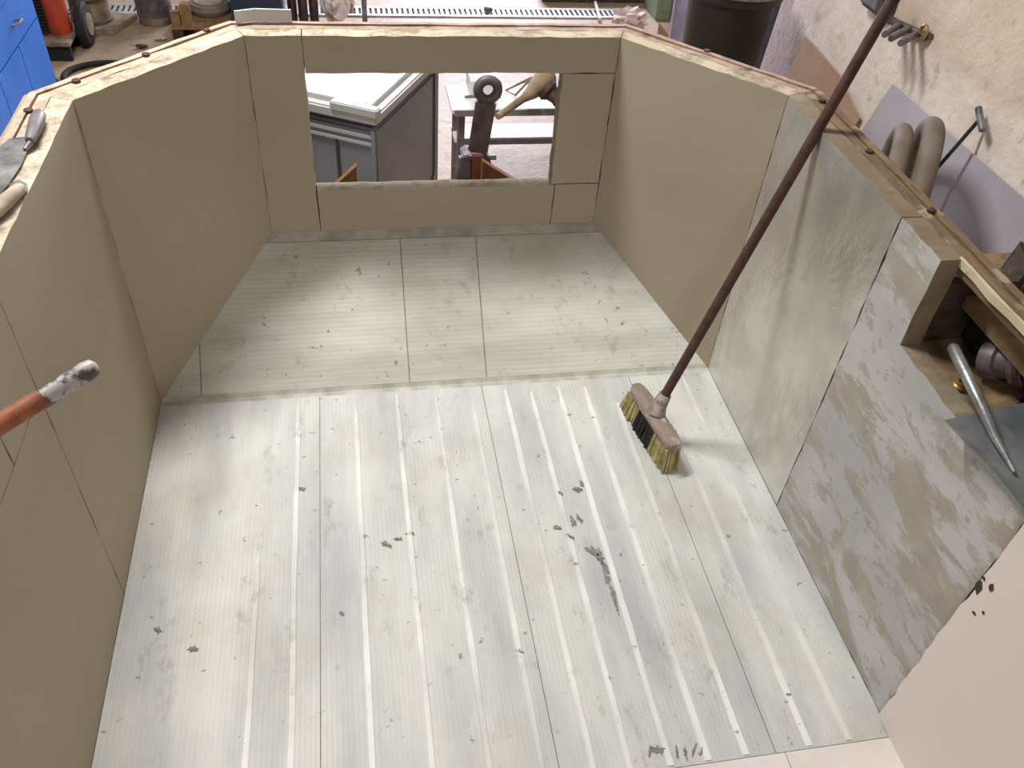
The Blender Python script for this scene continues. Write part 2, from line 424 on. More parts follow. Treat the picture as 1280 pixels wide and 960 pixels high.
skin('back', rect(bsx(wx0), bsx(wx1), zb0, wz0-0.012)); skin('back', rect(bsx(wx0), bsx(wx1), wz1, H-0.01))
skin('right', rect(0, RS(1.09), zb0, H-0.01)); skin('right', rect(RS(1.09), RS(0.2), zb0, oz-0.03)); skin('right', rect(RS(0.2), 1, zb0, H-0.01))
# near end wall
MB().box((-W-T, YN-T, 0), (W+T, YN, H)).build('wall_panel', M_FOAM, tub)
MB().box((-W-T-.016, YN-T-.016, zb0), (W+T+.016, YN-T-.002, H-0.01)).build('hull_skin', M_HULL, tub)
# base
o16 = off(T+0.016)
MB().prism([(x, y, zb0) for x, y in o16], (0, 0, 0.025)).build('hull_bottom', M_DARK, tub)

# rim strips: laminated wood around the top, painted left and back, bare on the right
def rimstrip(side, d0, d1, z0, z1, material, s0=0.0, s1=1.0, wob=0.0012):
    i, j = SIDES[side]; a, b = off(d0), off(d1)
    A, B, OA, OB = (Vector((*q, 0)) for q in (a[i], a[j], b[i], b[j]))
    n = max(2, int((B-A).length*(s1-s0)/0.05)); m = MB(); rows = []
    for k in range(n+1):
        f = s0 + (s1-s0)*k/n
        p, q = A.lerp(B, f), OA.lerp(OB, f)
        e = 0 if k in (0, n) else 1
        nn = (q-p).normalized()
        p = p + nn*rnd.uniform(-wob, wob)*e; q = q + nn*rnd.uniform(-wob, wob)*e
        dz = rnd.uniform(-wob, wob)*e
        rows.append([p+Vector((0,0,z0)), q+Vector((0,0,z0)), q+Vector((0,0,z1+dz)), p+Vector((0,0,z1+dz))])
    vs = [v for r in rows for v in r]; fs = [(0,1,2,3), tuple(4*n+k for k in (3,2,1,0))]
    for k in range(n):
        for c in range(4): fs.append((4*k+c, 4*k+(c+1)%4, 4*k+4+(c+1)%4, 4*k+4+c))
    return m.add(vs, fs).build('rim_strip', material, tub)
for s in ('left', 'bowl', 'back', 'bowr', 'right'):
    inner = {'left': M_RIMCREAM, 'bowl': M_RIMCREAM, 'back': M_RIMPINK, 'bowr': M_RIMPINK, 'right': M_RIMBROWN}[s]
    outer = {'left': M_RIMCREAM, 'bowl': M_RIMCREAM, 'back': M_RIMPINK, 'bowr': M_RIMPINK, 'right': M_RIMBROWN}[s]
    rimstrip(s, T+0.0030, T+0.026, H-(0.03 if s == 'right' else 0.06), H-0.001, inner)
    rimstrip(s, T+0.0295, T+0.044, H-0.05, H+0.002, outer)
    rimstrip(s, T+0.0475, T+0.057, H-0.045, H-0.006, M_RIMPINK if s != 'right' else M_RIMBROWN)
# flaking cream edge above the side opening
rimstrip('right', T-0.004, T+0.0025, H-0.014, H+0.001, M_RIMEDGE, RS(oy-0.004), RS(0.2), 0.0035)
# bolt heads in the rim
for px, py in ((95, 100), (182, 67), (258, 37), (35, 137), (1028, 125), (1087, 188), (884, 63), (1165, 262)):
    p = at(px, py, z=H+0.004)
    MB().lathe([(0.0085, -0.004), (0.0085, 0.0008), (0.006, 0.002), (0.0, 0.002)], p, 12).build('bolt_head', M_RUST, tub)

# ---- floor boards with ribs
def floor_board(x0, x1, y0, y1, ribs, material=M_FLOOR, z=0.0):
    b = MB().box((x0+0.0009, y0+0.0009, -0.0061), (x1-0.0009, y1-0.0009, z)).build('floor_board', material, tub)
    for rx, r0, r1 in ribs:
        m = MB(); n = 14; vs = []
        for k in range(n+1):
            yy = r0 + (r1-r0)*k/n; wv = 0.0078*rnd.uniform(0.88, 1.1)*(0.4 if k == n else 1)
            dx = rnd.uniform(-0.0012, 0.0012)
            vs += [(rx+dx-wv, yy, z-0.001), (rx+dx+wv, yy, z-0.001), (rx+dx+wv*0.7, yy, z+0.0022), (rx+dx-wv*0.7, yy, z+0.0022)]
        fs = [(0,1,2,3), tuple(4*n+q for q in (3,2,1,0))]
        for k in range(n):
            for c in range(4): fs.append((4*k+c, 4*k+(c+1)%4, 4*k+4+(c+1)%4, 4*k+4+c))
        r = m.add(vs, fs).build('rib', M_RIB, tub); r.parent = b
    return b
MB().box((-W, YN, -0.034), (W, YM, -0.006)).build('subfloor', M_FILLER, tub)
YT = YM - 0.016
floor_board(-W, -0.35, 0.10, YT, [(-0.405, 0.1, 1.69), (-0.485, 0.1, 1.2)])
floor_board(-0.35, 0.088, 0.10, YT, [(-0.257, 0.1, 1.69), (-0.147, 0.1, 1.69), (-0.042, 0.1, 1.69), (0.056, 0.1, 1.69)])
floor_board(0.088, 0.512, 0.615, YT, [(0.152, 0.62, 1.68), (0.222, 0.62, 1.67), (0.30, 0.62, 1.68), (0.375, 0.62, 1.67), (0.452, 0.62, 1.6)])
floor_board(0.512, W, 0.615, YT, [(0.585, 0.62, 1.69), (0.668, 0.62, 1.69)])
floor_board(0.088, 0.53, 0.10, 0.615, [], M_FLOORW, 0.001)
floor_board(0.53, W, 0.10, 0.615, [], M_FLOORW, 0.001)
floor_board(-W, -0.2, YN, 0.10, [], M_FLOORW); floor_board(-0.2, W, YN, 0.10, [], M_FLOORW)
MB().box((-W, YT-0.0008, -0.0061), (W, YM+0.001, -0.0005)).build('joint_strip', M_FILLER, tub)
# ---- ramp boards rising to the bow
sv = Vector((0, YB-YM, ZB)); SL = sv.length; sv.normalize(); nv = Vector((1, 0, 0)).cross(sv)
def rp(x, s): return Vector((x, YM, 0)) + sv*s
def edge(s): return W - (W-WB)*s/SL
def ramp_poly(x0, x1, s0, s1):
    """clip [x0,x1]x[s0,s1] against the tapering sides"""
    pts = [(x0, s0), (x1, s0), (x1, s1), (x0, s1)]
    for sg in (1, -1):
        out = []
        for k in range(len(pts)):
            a, b = pts[k], pts[(k+1) % len(pts)]
            fa = edge(a[1]) - sg*a[0]; fb = edge(b[1]) - sg*b[0]
            if fa >= 0: out.append(a)
            if fa*fb < 0:
                t = fa/(fa-fb); out.append((a[0]+(b[0]-a[0])*t, a[1]+(b[1]-a[1])*t))
        pts = out
    return pts
S1 = SL - 0.028
for x0, x1 in ((-W, -0.655), (-0.655, -0.107), (-0.107, 0.106), (0.106, W)):
    pl = ramp_poly(x0+g, x1-g, 0.012, S1-g)
    MB().prism([rp(x, s) for x, s in pl], nv*-0.0061).build('ramp_board', M_RAMP, tub)
pl = ramp_poly(-W, W, S1, SL)
MB().prism([rp(x, s) + nv*0.001 for x, s in pl], nv*-0.0068).build('joint_strip', M_FILLER, tub)
pl = ramp_poly(-W, W, 0.0, 0.012)
MB().prism([rp(x, s) - nv*0.0005 for x, s in pl], nv*-0.0055).build('joint_strip', M_FILLER, tub)
pl = [(-W, 0), (W, 0), (WB, SL), (-WB, SL)]
MB().prism([rp(x, s) - nv*0.006 for x, s in pl], nv*-0.03).build('ramp_base', M_FILLER, tub)

# ---- dried mud flakes stuck to the floor
def flake(pts_px, parent=tub):
    P = [at(px, py, z=0.0006) for px, py in pts_px]
    return MB().prism(P, (0, 0, 0.0016)).build('mud_flake', M_MUD, parent)
def blob(cx, cy, a, b, ang, n=22):
    r = []
    for k in range(n):
        t = 2*math.pi*k/n; q = rnd.uniform(0.35, 1.35)
        u, v = a*q*math.cos(t), b*q*math.sin(t)
        r.append((cx + u*math.cos(ang) - v*math.sin(ang), cy + u*math.sin(ang) + v*math.cos(ang)))
    return flake(r)
for q in ((716, 652, 8, 3, 1.2), (724, 648, 6, 2.5, 1.0), (697, 660, 5, 3, 0.2), (713, 671, 6, 2.5, 0.6), (722, 612, 6, 3, 0.3),
          (727, 605, 4, 2, 1.2), (700, 617, 4, 2, 0.5), (742, 690, 10, 4, 1.1), (750, 698, 11, 4, 1.2), (755, 708, 10, 3, 1.1),
          (759, 724, 11, 3.2, 1.15), (766, 742, 12, 2.4, 1.2), (771, 760, 9, 1.4, 1.3), (736, 688, 7, 2.5, 0.6),
          (720, 705, 3, 2, 0.3), (483, 681, 7, 3, 0.5), (498, 674, 5, 2.5, 0), (513, 667, 5, 2.5, 0), (377, 611, 4, 2.5, 0),
          (427, 767, 3, 2, 0.3), (822, 937, 9, 5, 0.3), (812, 942, 5, 2, 1.5), (846, 940, 9, 1.6, 1.4), (857, 942, 9, 2, 1.35),
          (868, 936, 8, 1.6, 1.9), (877, 938, 7, 1.4, 1.9), (650, 814, 5, 2, 0.2), (985, 869, 3.5, 2.5, 0.2), (197, 788, 5, 4, 0), (241, 811, 6, 4, 0)):
    blob(*q)
# dark chips missing from the near right board
for px, py, a, b in ((1223, 734, 6, 9), (1239, 735, 4, 5), (1229, 723, 3, 2), (1217, 766, 3, 2), (1229, 766, 2, 2)):
    c = at(px, py, x=W-0.007); P = []
    for k in range(9):
        t = 2*math.pi*k/9; q = rnd.uniform(0.6, 1.1)
        P.append(c + Vector((0, math.cos(t)*a*q*0.0017, math.sin(t)*b*q*0.0017)))
    MB().prism(P, (0.004, 0, 0)).build('chip', M_DARK, tub)

# ---- side deck behind the cut-out (part of the tub)
MB().box((W+0.001, 0.2, oz-0.028), (1.06, oy+0.012, oz-0.004)).build('side_deck', M_DECK, tub)
MB().box((W+T+0.001, oy+0.012, oz-0.03), (1.06, oy+0.034, H-0.062)).build('deck_end_board', M_DARKWOOD, tub)
MB().box((1.04, 0.2, oz-0.004), (1.06, oy+0.012, H-0.09)).build('deck_back_board', M_DARKWOOD, tub)
MB().box((W+T+0.058, 0.2, H-0.115), (1.08, oy+0.14, H-0.09)).build('deck_top_board', M_DECK, tub)
# supports under the tub
for y in (0.1, 1.4):
    MB().box((-0.8, y-0.05, zb0-0.1), (0.8, y+0.05, zb0-0.0005)).build('cradle_beam', M_DARKWOOD, tub, 0.004)
    for x in (-0.7, 0.7):
        MB().box((x-0.05, y-0.05, ZF), (x+0.05, y+0.05, zb0-0.1)).build('cradle_post', M_DARKWOOD, tub, 0.004)
# plywood brackets outside the bow opening
for P in (((411, 234), (445, 203), (447, 234)), ((600, 234), (602, 197), (656, 230), (656, 240))):
    pts = [at(px, py, y=2.2) for px, py in P]
    if len(pts) == 3: pts = [pts[0], pts[1], Vector((pts[1].x, 2.2, 0.2)), Vector((pts[0].x, 2.2, 0.2))]
    else: pts = [pts[1], pts[2], Vector((pts[2].x, 2.2, 0.2)), Vector((pts[1].x, 2.2, 0.2))]
    MB().prism(pts, (0, -0.022, 0)).build('bow_bracket', M_BRACKET, tub)
    zt = 0.24
    MB().box((pts[0].x+0.02, YB+T+0.014, 0.2), (pts[0].x+0.05, 2.18, zt)).build('bracket_block', M_BRACKET, tub)

# ------------------------------------------------------------------ broom
base = at(823, 508, z=0.1)
tipdir = (Vector((W, 1.555, H+0.013)) - base).normalized()
ha, hb = at(797, 487, z=0.075), at(842, 556, z=0.075)
hax = (hb-ha); HL = hax.length; hax.normalize()
broom = thing('broom', ((ha+hb)/2).xy.to_3d(), 'broom with rust-brown handle, straw and black bristles, leaning on the tub rim', 'broom')
side = Vector((0, 0, 1)).cross(hax).normalized()
tilt = 0.06
upv = (Vector((0, 0, 1))*math.cos(tilt) + Vector((1, 0, 0))*math.sin(tilt)); upv = (upv - hax*upv.dot(hax)).normalized()
sd = hax.cross(upv)
cen = (ha+hb)/2
def hp(u, v, wz): return cen + hax*u + sd*v + upv*wz
m = MB(); rings = []; K = 18
prof = [(-HL/2-0.012, 0.55), (-HL/2, 0.8), (-HL/2+0.03, 1.0), (HL/2-0.03, 1.0), (HL/2, 0.85), (HL/2+0.012, 0.55)]
vs = []
for u, s in prof:
    for k in range(K):
        a = 2*math.pi*k/K; cx, cy = math.cos(a), math.sin(a)
        vs.append(hp(u, 0.025*s*math.copysign(abs(cx)**0.6, cx), 0.013*math.copysign(abs(cy)**0.6, cy)))
fs = [tuple(range(K))[::-1], tuple((len(prof)-1)*K+k for k in range(K))]
for i in range(len(prof)-1):
    for k in range(K): fs.append((i*K+k, i*K+(k+1)%K, (i+1)*K+(k+1)%K, (i+1)*K+k))
m.add(vs, fs).build('broom_block', M_BROOM, broom, smooth=True)
sock = base + tipdir*0.005
MB().tube([hp(0, 0, 0.0) + (sock-hp(0,0,0))*0.2, sock, sock+tipdir*0.035], [0.026, 0.02, 0.0165], 16).build('socket', M_BROOM, broom, smooth=True)
MB().tube([sock+tipdir*0.02, sock+tipdir*0.5, sock+tipdir*1.035], 0.0122, 16).build('handle', M_RUST, broom, smooth=True)
MB().tube([sock+tipdir*1.03, sock+tipdir*1.2, sock+tipdir*1.21], [0.0135, 0.0135, 0.009], 16).build('handle_grip', M_BLACK, broom, smooth=True)
def bristles(u0, u1, mat_, nu, nm='bristles'):
    m = MB()
    for i in range(nu):
        for j in range(9):
            u = u0 + (u1-u0)*(i+0.5)/nu + rnd.uniform(-.002, .002); v = -0.020 + 0.040*j/8 + rnd.uniform(-.002, .002)
            p = hp(u, v, -0.01)
            flare = u/(HL/2)
            d = (-upv*1.0 + hax*(0.18*flare**3 + rnd.uniform(-.05, .05)) + sd*(v*3.5 + rnd.uniform(-.06, .06)))
            t = (0.0012 - p.z)/d.z; q = p + d*t
            r0 = 0.0024; a0 = rnd.uniform(0, 6)
            vs = [p + (hax*math.cos(a0+c*2.09) + sd*math.sin(a0+c*2.09))*r0 for c in range(3)] + [q + (hax*math.cos(a0+c*2.09) + sd*math.sin(a0+c*2.09))*r0*1.3 for c in range(3)]
            m.add(vs, [(0,1,2), (5,4,3), (0,1,4,3), (1,2,5,4), (2,0,3,5)])
    o = m.build(nm, mat_, broom); o['kind'] = 'stuff'; return o
bristles(-HL/2-0.008, -HL/2+0.062, M_BRIST_Y, 24)
bristles(-HL/2+0.062, HL/2-0.062, M_BRIST_K, 36)
bristles(HL/2-0.062, HL/2+0.008, M_BRIST_Y, 24)

# ------------------------------------------------------------------ tools on the left rim
zt = H + 0.0045
tr = thing('scraper', (-0.80, 1.5, zt), 'broad scraper with grey handle lying on the cream rim', 'scraper')
hA, hB = at(50, 141, z=zt+0.012), at(37, 176, z=zt+0.012)
MB().tube([hA.lerp(hB, f) for f in (0, .06, .3, .6, .9, 1)], [0.006, 0.0115, 0.0135, 0.012, 0.0095, 0.007], 14).build('handle', M_GREYPL, tr, smooth=True)
bp = [at(px, py, z=zt) for px, py in ((12, 174), (36, 171), (37, 182), (27, 206), (10, 232), (-16, 262), (-48, 262), (-30, 210))]
MB().prism(bp, (0, 0, 0.0015)).build('blade', M_STEEL, tr)
MB().tube([hB+Vector((0,0,-.004)), at(31, 187, z=zt+.003)], [0.006, 0.004], 10).build('tang', M_STEEL, tr, smooth=True)
kn = thing('putty_knife', (-0.78, 1.33, zt), 'cream plaster-crusted putty knife at the near end of the left rim', 'putty knife')
kA, kB = at(27, 233, z=zt+0.011), at(-45, 300, z=zt+0.011)
MB().tube([kA.lerp(kB, f) for f in (0, .05, .3, .7, 1)], [0.006, 0.010, 0.0125, 0.011, 0.008], 12).build('handle', M_RIMCREAM, kn, smooth=True)
MB().prism([at(px, py, z=zt) for px, py in ((12, 232), (24, 226), (34, 231), (34, 240), (26, 246), (16, 242))], (0, 0, 0.003)).build('blade', M_STEEL, kn)

# long handle resting across the left rim
hd = thing('tool_handle', (-0.80, 0.65, H+0.003), 'copper-brown tool handle with grey worn tip jutting over the left wall', 'handle')
tp = at(117, 459, z=0.855); bk = at(0, 530, z=0.845); dr = (bk-tp).normalized()
MB().tube([tp+dr*0.062, tp+dr*0.2, tp+dr*0.75], [0.0128, 0.0135, 0.0135], 16).build('shaft', M_COPPER, hd, smooth=True)
MB().tube([tp-dr*0.004, tp, tp+dr*0.012, tp+dr*0.016, tp+dr*0.07], [0.006, 0.0115, 0.0135, 0.0125, 0.0135], 16).build('tip', M_TAPE, hd, smooth=True)

# ------------------------------------------------------------------ shovel and clutter on the side deck
zd = oz - 0.004
sh = thing('shovel', (0.80, 0.75, zd+0.004), 'grey steel shovel head with tubular socket lying in the side cut-out', 'shovel')
bl = [(1178, 531), (1225, 522), (1262, 512), (1345, 500), (1420, 700), (1330, 735), (1285, 655), (1240, 598)]
zs = zd + 0.010
gpts = [at(px, py, z=zs) for px, py in bl]
c0 = sum(gpts, Vector())/len(gpts)
m = MB(); R = 7; vs = []
for r in range(R+1):
    for p in gpts:
        q = c0.lerp(p, r/R); vs.append(q + Vector((0, 0, 0.016*(r/R)**2.2 - 0.004)))
n = len(gpts); fs = []
for r in range(R):
    for k in range(n): fs.append((r*n+k, r*n+(k+1)%n, (r+1)*n+(k+1)%n, (r+1)*n+k))
b_ = len(vs); vs += [v - Vector((0, 0, 0.003)) for v in vs]
fs += [tuple(i+b_ for i in f)[::-1] for f in fs]
for k in range(n): fs.append((R*n+k, R*n+(k+1)%n, b_+R*n+(k+1)%n, b_+R*n+k))
m.add(vs, fs).build('blade', M_BLADE, sh, smooth=True)
s0, s1, s2, s3 = at(1268, 590, z=zs+0.004), at(1243, 545, z=zs+0.014), at(1228, 510, z=zs+0.03), at(1190, 432, z=zs+0.05)
MB().tube([s0, s1, s1.lerp(s2, .6), s2, s2.lerp(s3, .3), s3.lerp(s2, .04), s3], [0.003, 0.007, 0.0092, 0.0098, 0.0102, 0.0105, 0.007], 16).build('socket', M_STEEL, sh, smooth=True)

c = at(1247, 400, z=zd+0.05)
dk = thing('pipe', (0.97, 1.03, zd), 'black pipe end lying at the back of the side cut-out', 'pipe')
MB().tube([(0.885, 1.040, zd+0.030), (1.035, 1.046, zd+0.030)], 0.029, 20).build('pipe_body', M_BLACK, dk, smooth=True)
MB().tube([(0.886, 1.040, zd+0.030), (0.90, 1.0405, zd+0.030)], 0.0305, 20).build('collar', M_STEELDARK, dk, smooth=True)
pc = thing('plastic_cup', (0.93, 0.965, zd), 'grey-white plastic cup tucked under the flaking rim edge', 'cup')
MB().lathe([(0.022, 0.0), (0.028, 0.085), (0.030, 0.088), (0.0265, 0.088), (0.021, 0.004), (0.0, 0.004)], (0.955, 1.005, zd+0.0002), 24).build('cup_wall', M_LILACF, pc, smooth=True)
cp = thing('pipe_coupling', (0.88, 0.945, zd), 'rusty round pipe coupling beside the shovel socket', 'coupling')
mm = Matrix.Rotation(math.radians(62), 4, 'X') @ Matrix.Rotation(math.radians(25), 4, 'Y')
MB().lathe([(0.026, -0.04), (0.034, -0.036), (0.034, -0.012), (0.028, -0.008), (0.028, 0.012), (0.036, 0.016), (0.036, 0.04), (0.022, 0.04), (0.020, -0.03), (0, -0.03)], (0.885, 0.955, zd+0.046), 24, mm).build('coupling_body', M_STEELDARK, cp, smooth=True)
MB().lathe([(0.037, 0.026), (0.039, 0.028), (0.039, 0.034), (0.037, 0.036)], (0.885, 0.955, zd+0.046), 24, mm).build('ring', M_RUST, cp, smooth=True)
bf = thing('brass_cap', (0.80, 0.93, zd), 'small brass threaded cap on the tan deck beside the shovel', 'cap')
MB().lathe([(0.012, 0), (0.012, 0.007), (0.009, 0.009), (0.009, 0.016), (0.006, 0.016), (0.006, 0.01), (0, 0.01)], at(1200, 482, z=zd+0.006).xy.to_3d()+Vector((0,0,zd)), 18).build('cap_body', M_BRASS, bf, smooth=True)
fl_ = thing('cone_fitting', (0.92, 0.80, zd), 'grey metal cone fitting at the right edge of the side cut-out', 'fitting')
MB().lathe([(0.012, 0), (0.012, 0.05), (0.028, 0.075), (0.03, 0.095), (0.026, 0.095), (0.0, 0.08)], (0.925, 0.845, zd+0.034), 20, Matrix.Rotation(math.radians(80), 4, 'Y') @ Matrix.Rotation(math.radians(20), 4, 'X')).build('cone', M_STEEL, fl_, smooth=True)

def lump(name, c, r, material, parent, seed, jag=0.25, sub=2):
    bm = bmesh.new(); bmesh.ops.create_icosphere(bm, subdivisions=sub, radius=1.0); q = random.Random(seed)
    for v in bm.verts:
        k = 1 + q.uniform(-jag, jag); v.co = Vector((v.co.x*r[0], v.co.y*r[1], v.co.z*r[2]))*k
    zmin = min(v.co.z for v in bm.verts)
    me = bpy.data.meshes.new(name)
    inv = parent.matrix_world.inverted() if parent else Matrix.Identity(4)
    for v in bm.verts: v.co = inv @ (v.co + Vector(c) - Vector((0, 0, zmin)))
    bm.to_mesh(me); bm.free()
    return link(name, me, material, parent)
bq = random.Random(4); zk = H-0.0898
b0 = [(0.945, 1.075), (0.985, 1.055), (1.05, 1.075), (1.055, 1.15), (1.01, 1.175), (0.955, 1.14)]
lb = MB().loft([(x, y, zk) for x, y in b0], [(x+bq.uniform(-.012, .012)+0.01, y+bq.uniform(-.012, .012), zk+0.07+bq.uniform(-.02, .012)) for x, y in b0]).build('timber_block', M_DARKWOOD, None, 0.008)
tag(lb, 'dark weathered wooden block standing on the boards outside the right rim', 'block')

# ------------------------------------------------------------------ right side of the workshop
# lilac sheet leaning on the wall
m = MB(); ny, nz = 10, 10; vs = []
for i in range(ny+1):
    for j in range(nz+1):
        yy = 3.10 - 1.75*i/ny; f = j/nz
        vs.append((1.985 - 0.10*f - 0.05*math.sin(math.pi*f)*(0.5+0.5*math.sin(i*0.8)), yy + 0.05*f, 0.245 + (ZF+0.004-0.245)*f))
fs = [(i*(nz+1)+j, i*(nz+1)+j+1, (i+1)*(nz+1)+j+1, (i+1)*(nz+1)+j) for i in range(ny) for j in range(nz)]
b_ = len(vs); vs += [(x+0.006, y, z) for x, y, z in vs]; fs += [tuple(k+b_ for k in f)[::-1] for f in fs]
ringi = [j for j in range(nz+1)] + [i*(nz+1)+nz for i in range(1, ny+1)] + [ny*(nz+1)+j for j in range(nz-1, -1, -1)] + [i*(nz+1) for i in range(ny-1, 0, -1)]
for k in range(len(ringi)):
    a, b2 = ringi[k], ringi[(k+1) % len(ringi)]; fs.append((a, b2, b2+b_, a+b_))
o = m.add(vs, fs).build('plastic_sheet', M_LILAC, smooth=True)
tag(o, 'large lilac plastic sheet leaning against the whitewashed wall', 'sheet')
# cardboard leaning further back
P = [(1.975, 3.22, 0.04), (1.985, 3.50, 0.115), (1.99, 3.76, 0.13), (1.985, 3.9, 0.14), (1.89, 3.92, ZF+0.005), (1.87, 3.30, ZF+0.005)]
o = MB().prism(P, (0.006, 0, 0.002)).build('cardboard_sheet', M_CARD)
tag(o, 'pinkish brown cardboard sheet leaning on the wall behind the bin', 'cardboard')
# rod with a T handle
td = thing('t_handle_rod', (1.3, 1.95, ZF), 'thin dark rod with chrome T-bar leaning on the whitewashed wall', 'rod')
t0 = at(1222, 152, x=1.955); t1 = at(1182, 198, z=0.24); dd = (t1-t0).normalized(); t2 = t0 + dd*((ZF+0.008-t0.z)/dd.z)
MB().tube([t0, t2], 0.007, 10).build('rod', M_RUBBER, td, smooth=True)
ca, cb = at(1223, 135, x=1.955), at(1228, 163, x=1.94)
MB().tube([ca, cb], 0.012, 12).build('crossbar', M_STEEL, td, smooth=True)
# peg rack on the wall
rk = thing('peg_rack', (2.0, 3.1, 0.45), 'small dark steel rack of pegs screwed to the wall', 'rack')
a, b = at(1112, 25, x=1.975), at(1158, 46, x=1.975)
MB().tube([a, b], 0.016, 10).build('rail', M_STEELDARK, rk, smooth=True)
for (px, py), (qx, qy) in (((1126, 30), (1106, 43)), ((1137, 35), (1114, 48)), ((1147, 42), (1126, 54))):
    p = at(px, py, x=1.97); q = at(qx, qy, x=1.80)
    MB().tube([p, q], 0.013, 10).build('peg', M_STEELDARK, rk, smooth=True)
MB().tube([Vector((1.965, *at(1154, 40, x=1.965).yz)) + Vector((0, math.cos(t)*0.02, math.sin(t)*0.024)) for t in [k*math.pi/8 for k in range(16)]], 0.008, 8, closed=True).build('ring', M_BRASS, rk, smooth=True)
for p in (a, b): MB().tube([p, (2.0, p.y, p.z)], 0.012, 8).build('screw', M_STEELDARK, rk)
jb = thing('junction_box', at(1094, 2, x=2.0), 'dark grey switch box on the wall behind the broom handle', 'box')
p = at(1094, 3, x=1.95)
MB().box((1.93, p.y-0.09, p.z-0.035), (1.9995, p.y+0.09, p.z+0.1)).build('case', M_STEELDARK, jb, 0.012)
MB().box((1.92, p.y-0.06, p.z-0.015), (1.932, p.y+0.06, p.z+0.08)).build('cover', M_GREYPL, jb, 0.004)

# corrugated hose coil standing between tub and wall: two hanging loops each their own length
def hose_loop(px, py, rad, R_, label):
    top = at(px, py, z=ZF+2*R_+rad)
    ax = Vector((0.84, -0.54, 0)).normalized(); fwd = Vector((-ax.y, ax.x, 0))
    c = Vector((top.x, top.y, ZF+R_+rad))
    h = thing('hose_coil', (c.x, c.y, ZF), label, 'hose', 'corrugated hose coils behind the right rim')
    m = MB(); path = []; rr = []; n = 900
    for k in range(n):
        t = 2*math.pi*k/n
        path.append(c + (fwd*math.sin(t) + Vector((0, 0, 1))*math.cos(t))*R_)
        rr.append(rad*(1.0 if k % 3 else 0.84))
    m.tube(path, rr, 18, closed=True).build('hose', M_HOSE, h, smooth='all')
    e = c + fwd*R_*0.2 - Vector((0, 0, 1))*R_*0.98 + ax*rad*1.9
    MB().tube([e, e + fwd*0.18 + Vector((0,0,0.04))], rad*1.05, 14).build('end_cuff', M_BLACK, h, smooth=True)
hose_loop(1128, 178, 0.030, 0.42, 'thinner grey corrugated hose coil nearer the rim')
hose_loop(1166, 172, 0.036, 0.42, 'thicker grey corrugated hose coil nearer the wall')

# black bin
bn = at(920, -22, z=0.36)
bi = thing('waste_bin', (bn.x, bn.y, ZF), 'black round plastic waste bin with wide flared rim', 'bin')
hz = 0.36-ZF
MB().lathe([(0.165, 0.0), (0.17, 0.01), (0.205, hz-0.07), (0.21, hz-0.06), (0.232, hz-0.045), (0.236, hz), (0.224, hz), (0.2, hz-0.05), (0.16, 0.02), (0, 0.02)], (bn.x, bn.y, ZF), 40).build('bin_body', M_BLACK, bi, smooth=True)
MB().lathe([(0.237, hz-0.012), (0.243, hz-0.006), (0.237, hz)], (bn.x, bn.y, ZF), 40).build('rim', M_STEELDARK, bi, smooth=True)
# lilac fleece panel behind the bin
m = MB(); P = []
x0, x1 = at(848, 20, y=bn.y+0.3).x, 1.86
n = 12; A_ = []; B_ = []
for k in range(n+1):
    xx = x0 + (x1-x0)*k/n; yy = bn.y + 0.30 - 0.26*max(0, (k-8)/4)**1.5 + 0.012*math.sin(k*1.3)
    A_.append((xx-0.03*(k > 8), yy, ZF)); B_.append((xx + (0.06 if k > 8 else -0.02), yy+0.06, 0.42))
vs = A_ + B_; vs += [(x, y+0.03, z) for x, y, z in vs]; q = n+1; fs = []
for k in range(n):
    fs += [(k, k+1, q+k+1, q+k), (2*q+k, 3*q+k, 3*q+k+1, 2*q+k+1), (k, 2*q+k, 2*q+k+1, k+1), (q+k, q+k+1, 3*q+k+1, 3*q+k)]
fs += [(0, q, 3*q, 2*q), (n, 2*q+n, 3*q+n, q+n)]
o = m.add(vs, fs).build('fleece_sheet', M_LILACF, smooth=True); tag(o, 'lilac fleece sheet standing behind the black bin', 'sheet')
# green cabinet
gx = at(816, 20, y=5.72).x + 0.03
gc = thing('metal_cabinet', (gx+0.1, 5.9, ZF), 'pale green metal cabinet behind the bin', 'cabinet')
MB().box((gx, 5.745, ZF), (1.985, 6.03, 0.9)).build('body', M_GREEN, gc, 0.006)
MB().box((gx+0.03, 5.735, ZF+0.06), (1.97, 5.745, 0.86)).build('door', M_GREEN, gc, 0.004)
MB().tube([(gx+0.07, 5.728, 0.2), (gx+0.07, 5.728, 0.32)], 0.008, 8).build('handle', M_STEEL, gc)
# torn cardboard box in front of it
bx = at(830, 36, y=4.9)
cb_ = thing('torn_box', (bx.x+0.1, 4.85, ZF), 'torn brown cardboard box with pale ragged edges', 'box')
z0 = bx.z
MB().box((bx.x, 4.75, ZF), (bx.x+0.26, 5.0, z0)).build('carton', M_CARDT, cb_)
MB().prism([(bx.x, 4.76, z0), (bx.x+0.03, 4.78, z0+0.05), (bx.x+0.06, 4.79, z0+0.06), (bx.x+0.10, 4.8, z0+0.12), (bx.x+0.25, 4.8, z0+0.01)], (0, 0.008, 0)).build('flap', M_CARDT, cb_)
MB().tube([(bx.x, 4.75, z0), (bx.x+0.03, 4.77, z0+0.05), (bx.x+0.06, 4.78, z0+0.065), (bx.x+0.10, 4.79, z0+0.125), (bx.x+0.25, 4.79, z0+0.01)], 0.006, 6).build('torn_edge', M_WHITEPL, cb_)
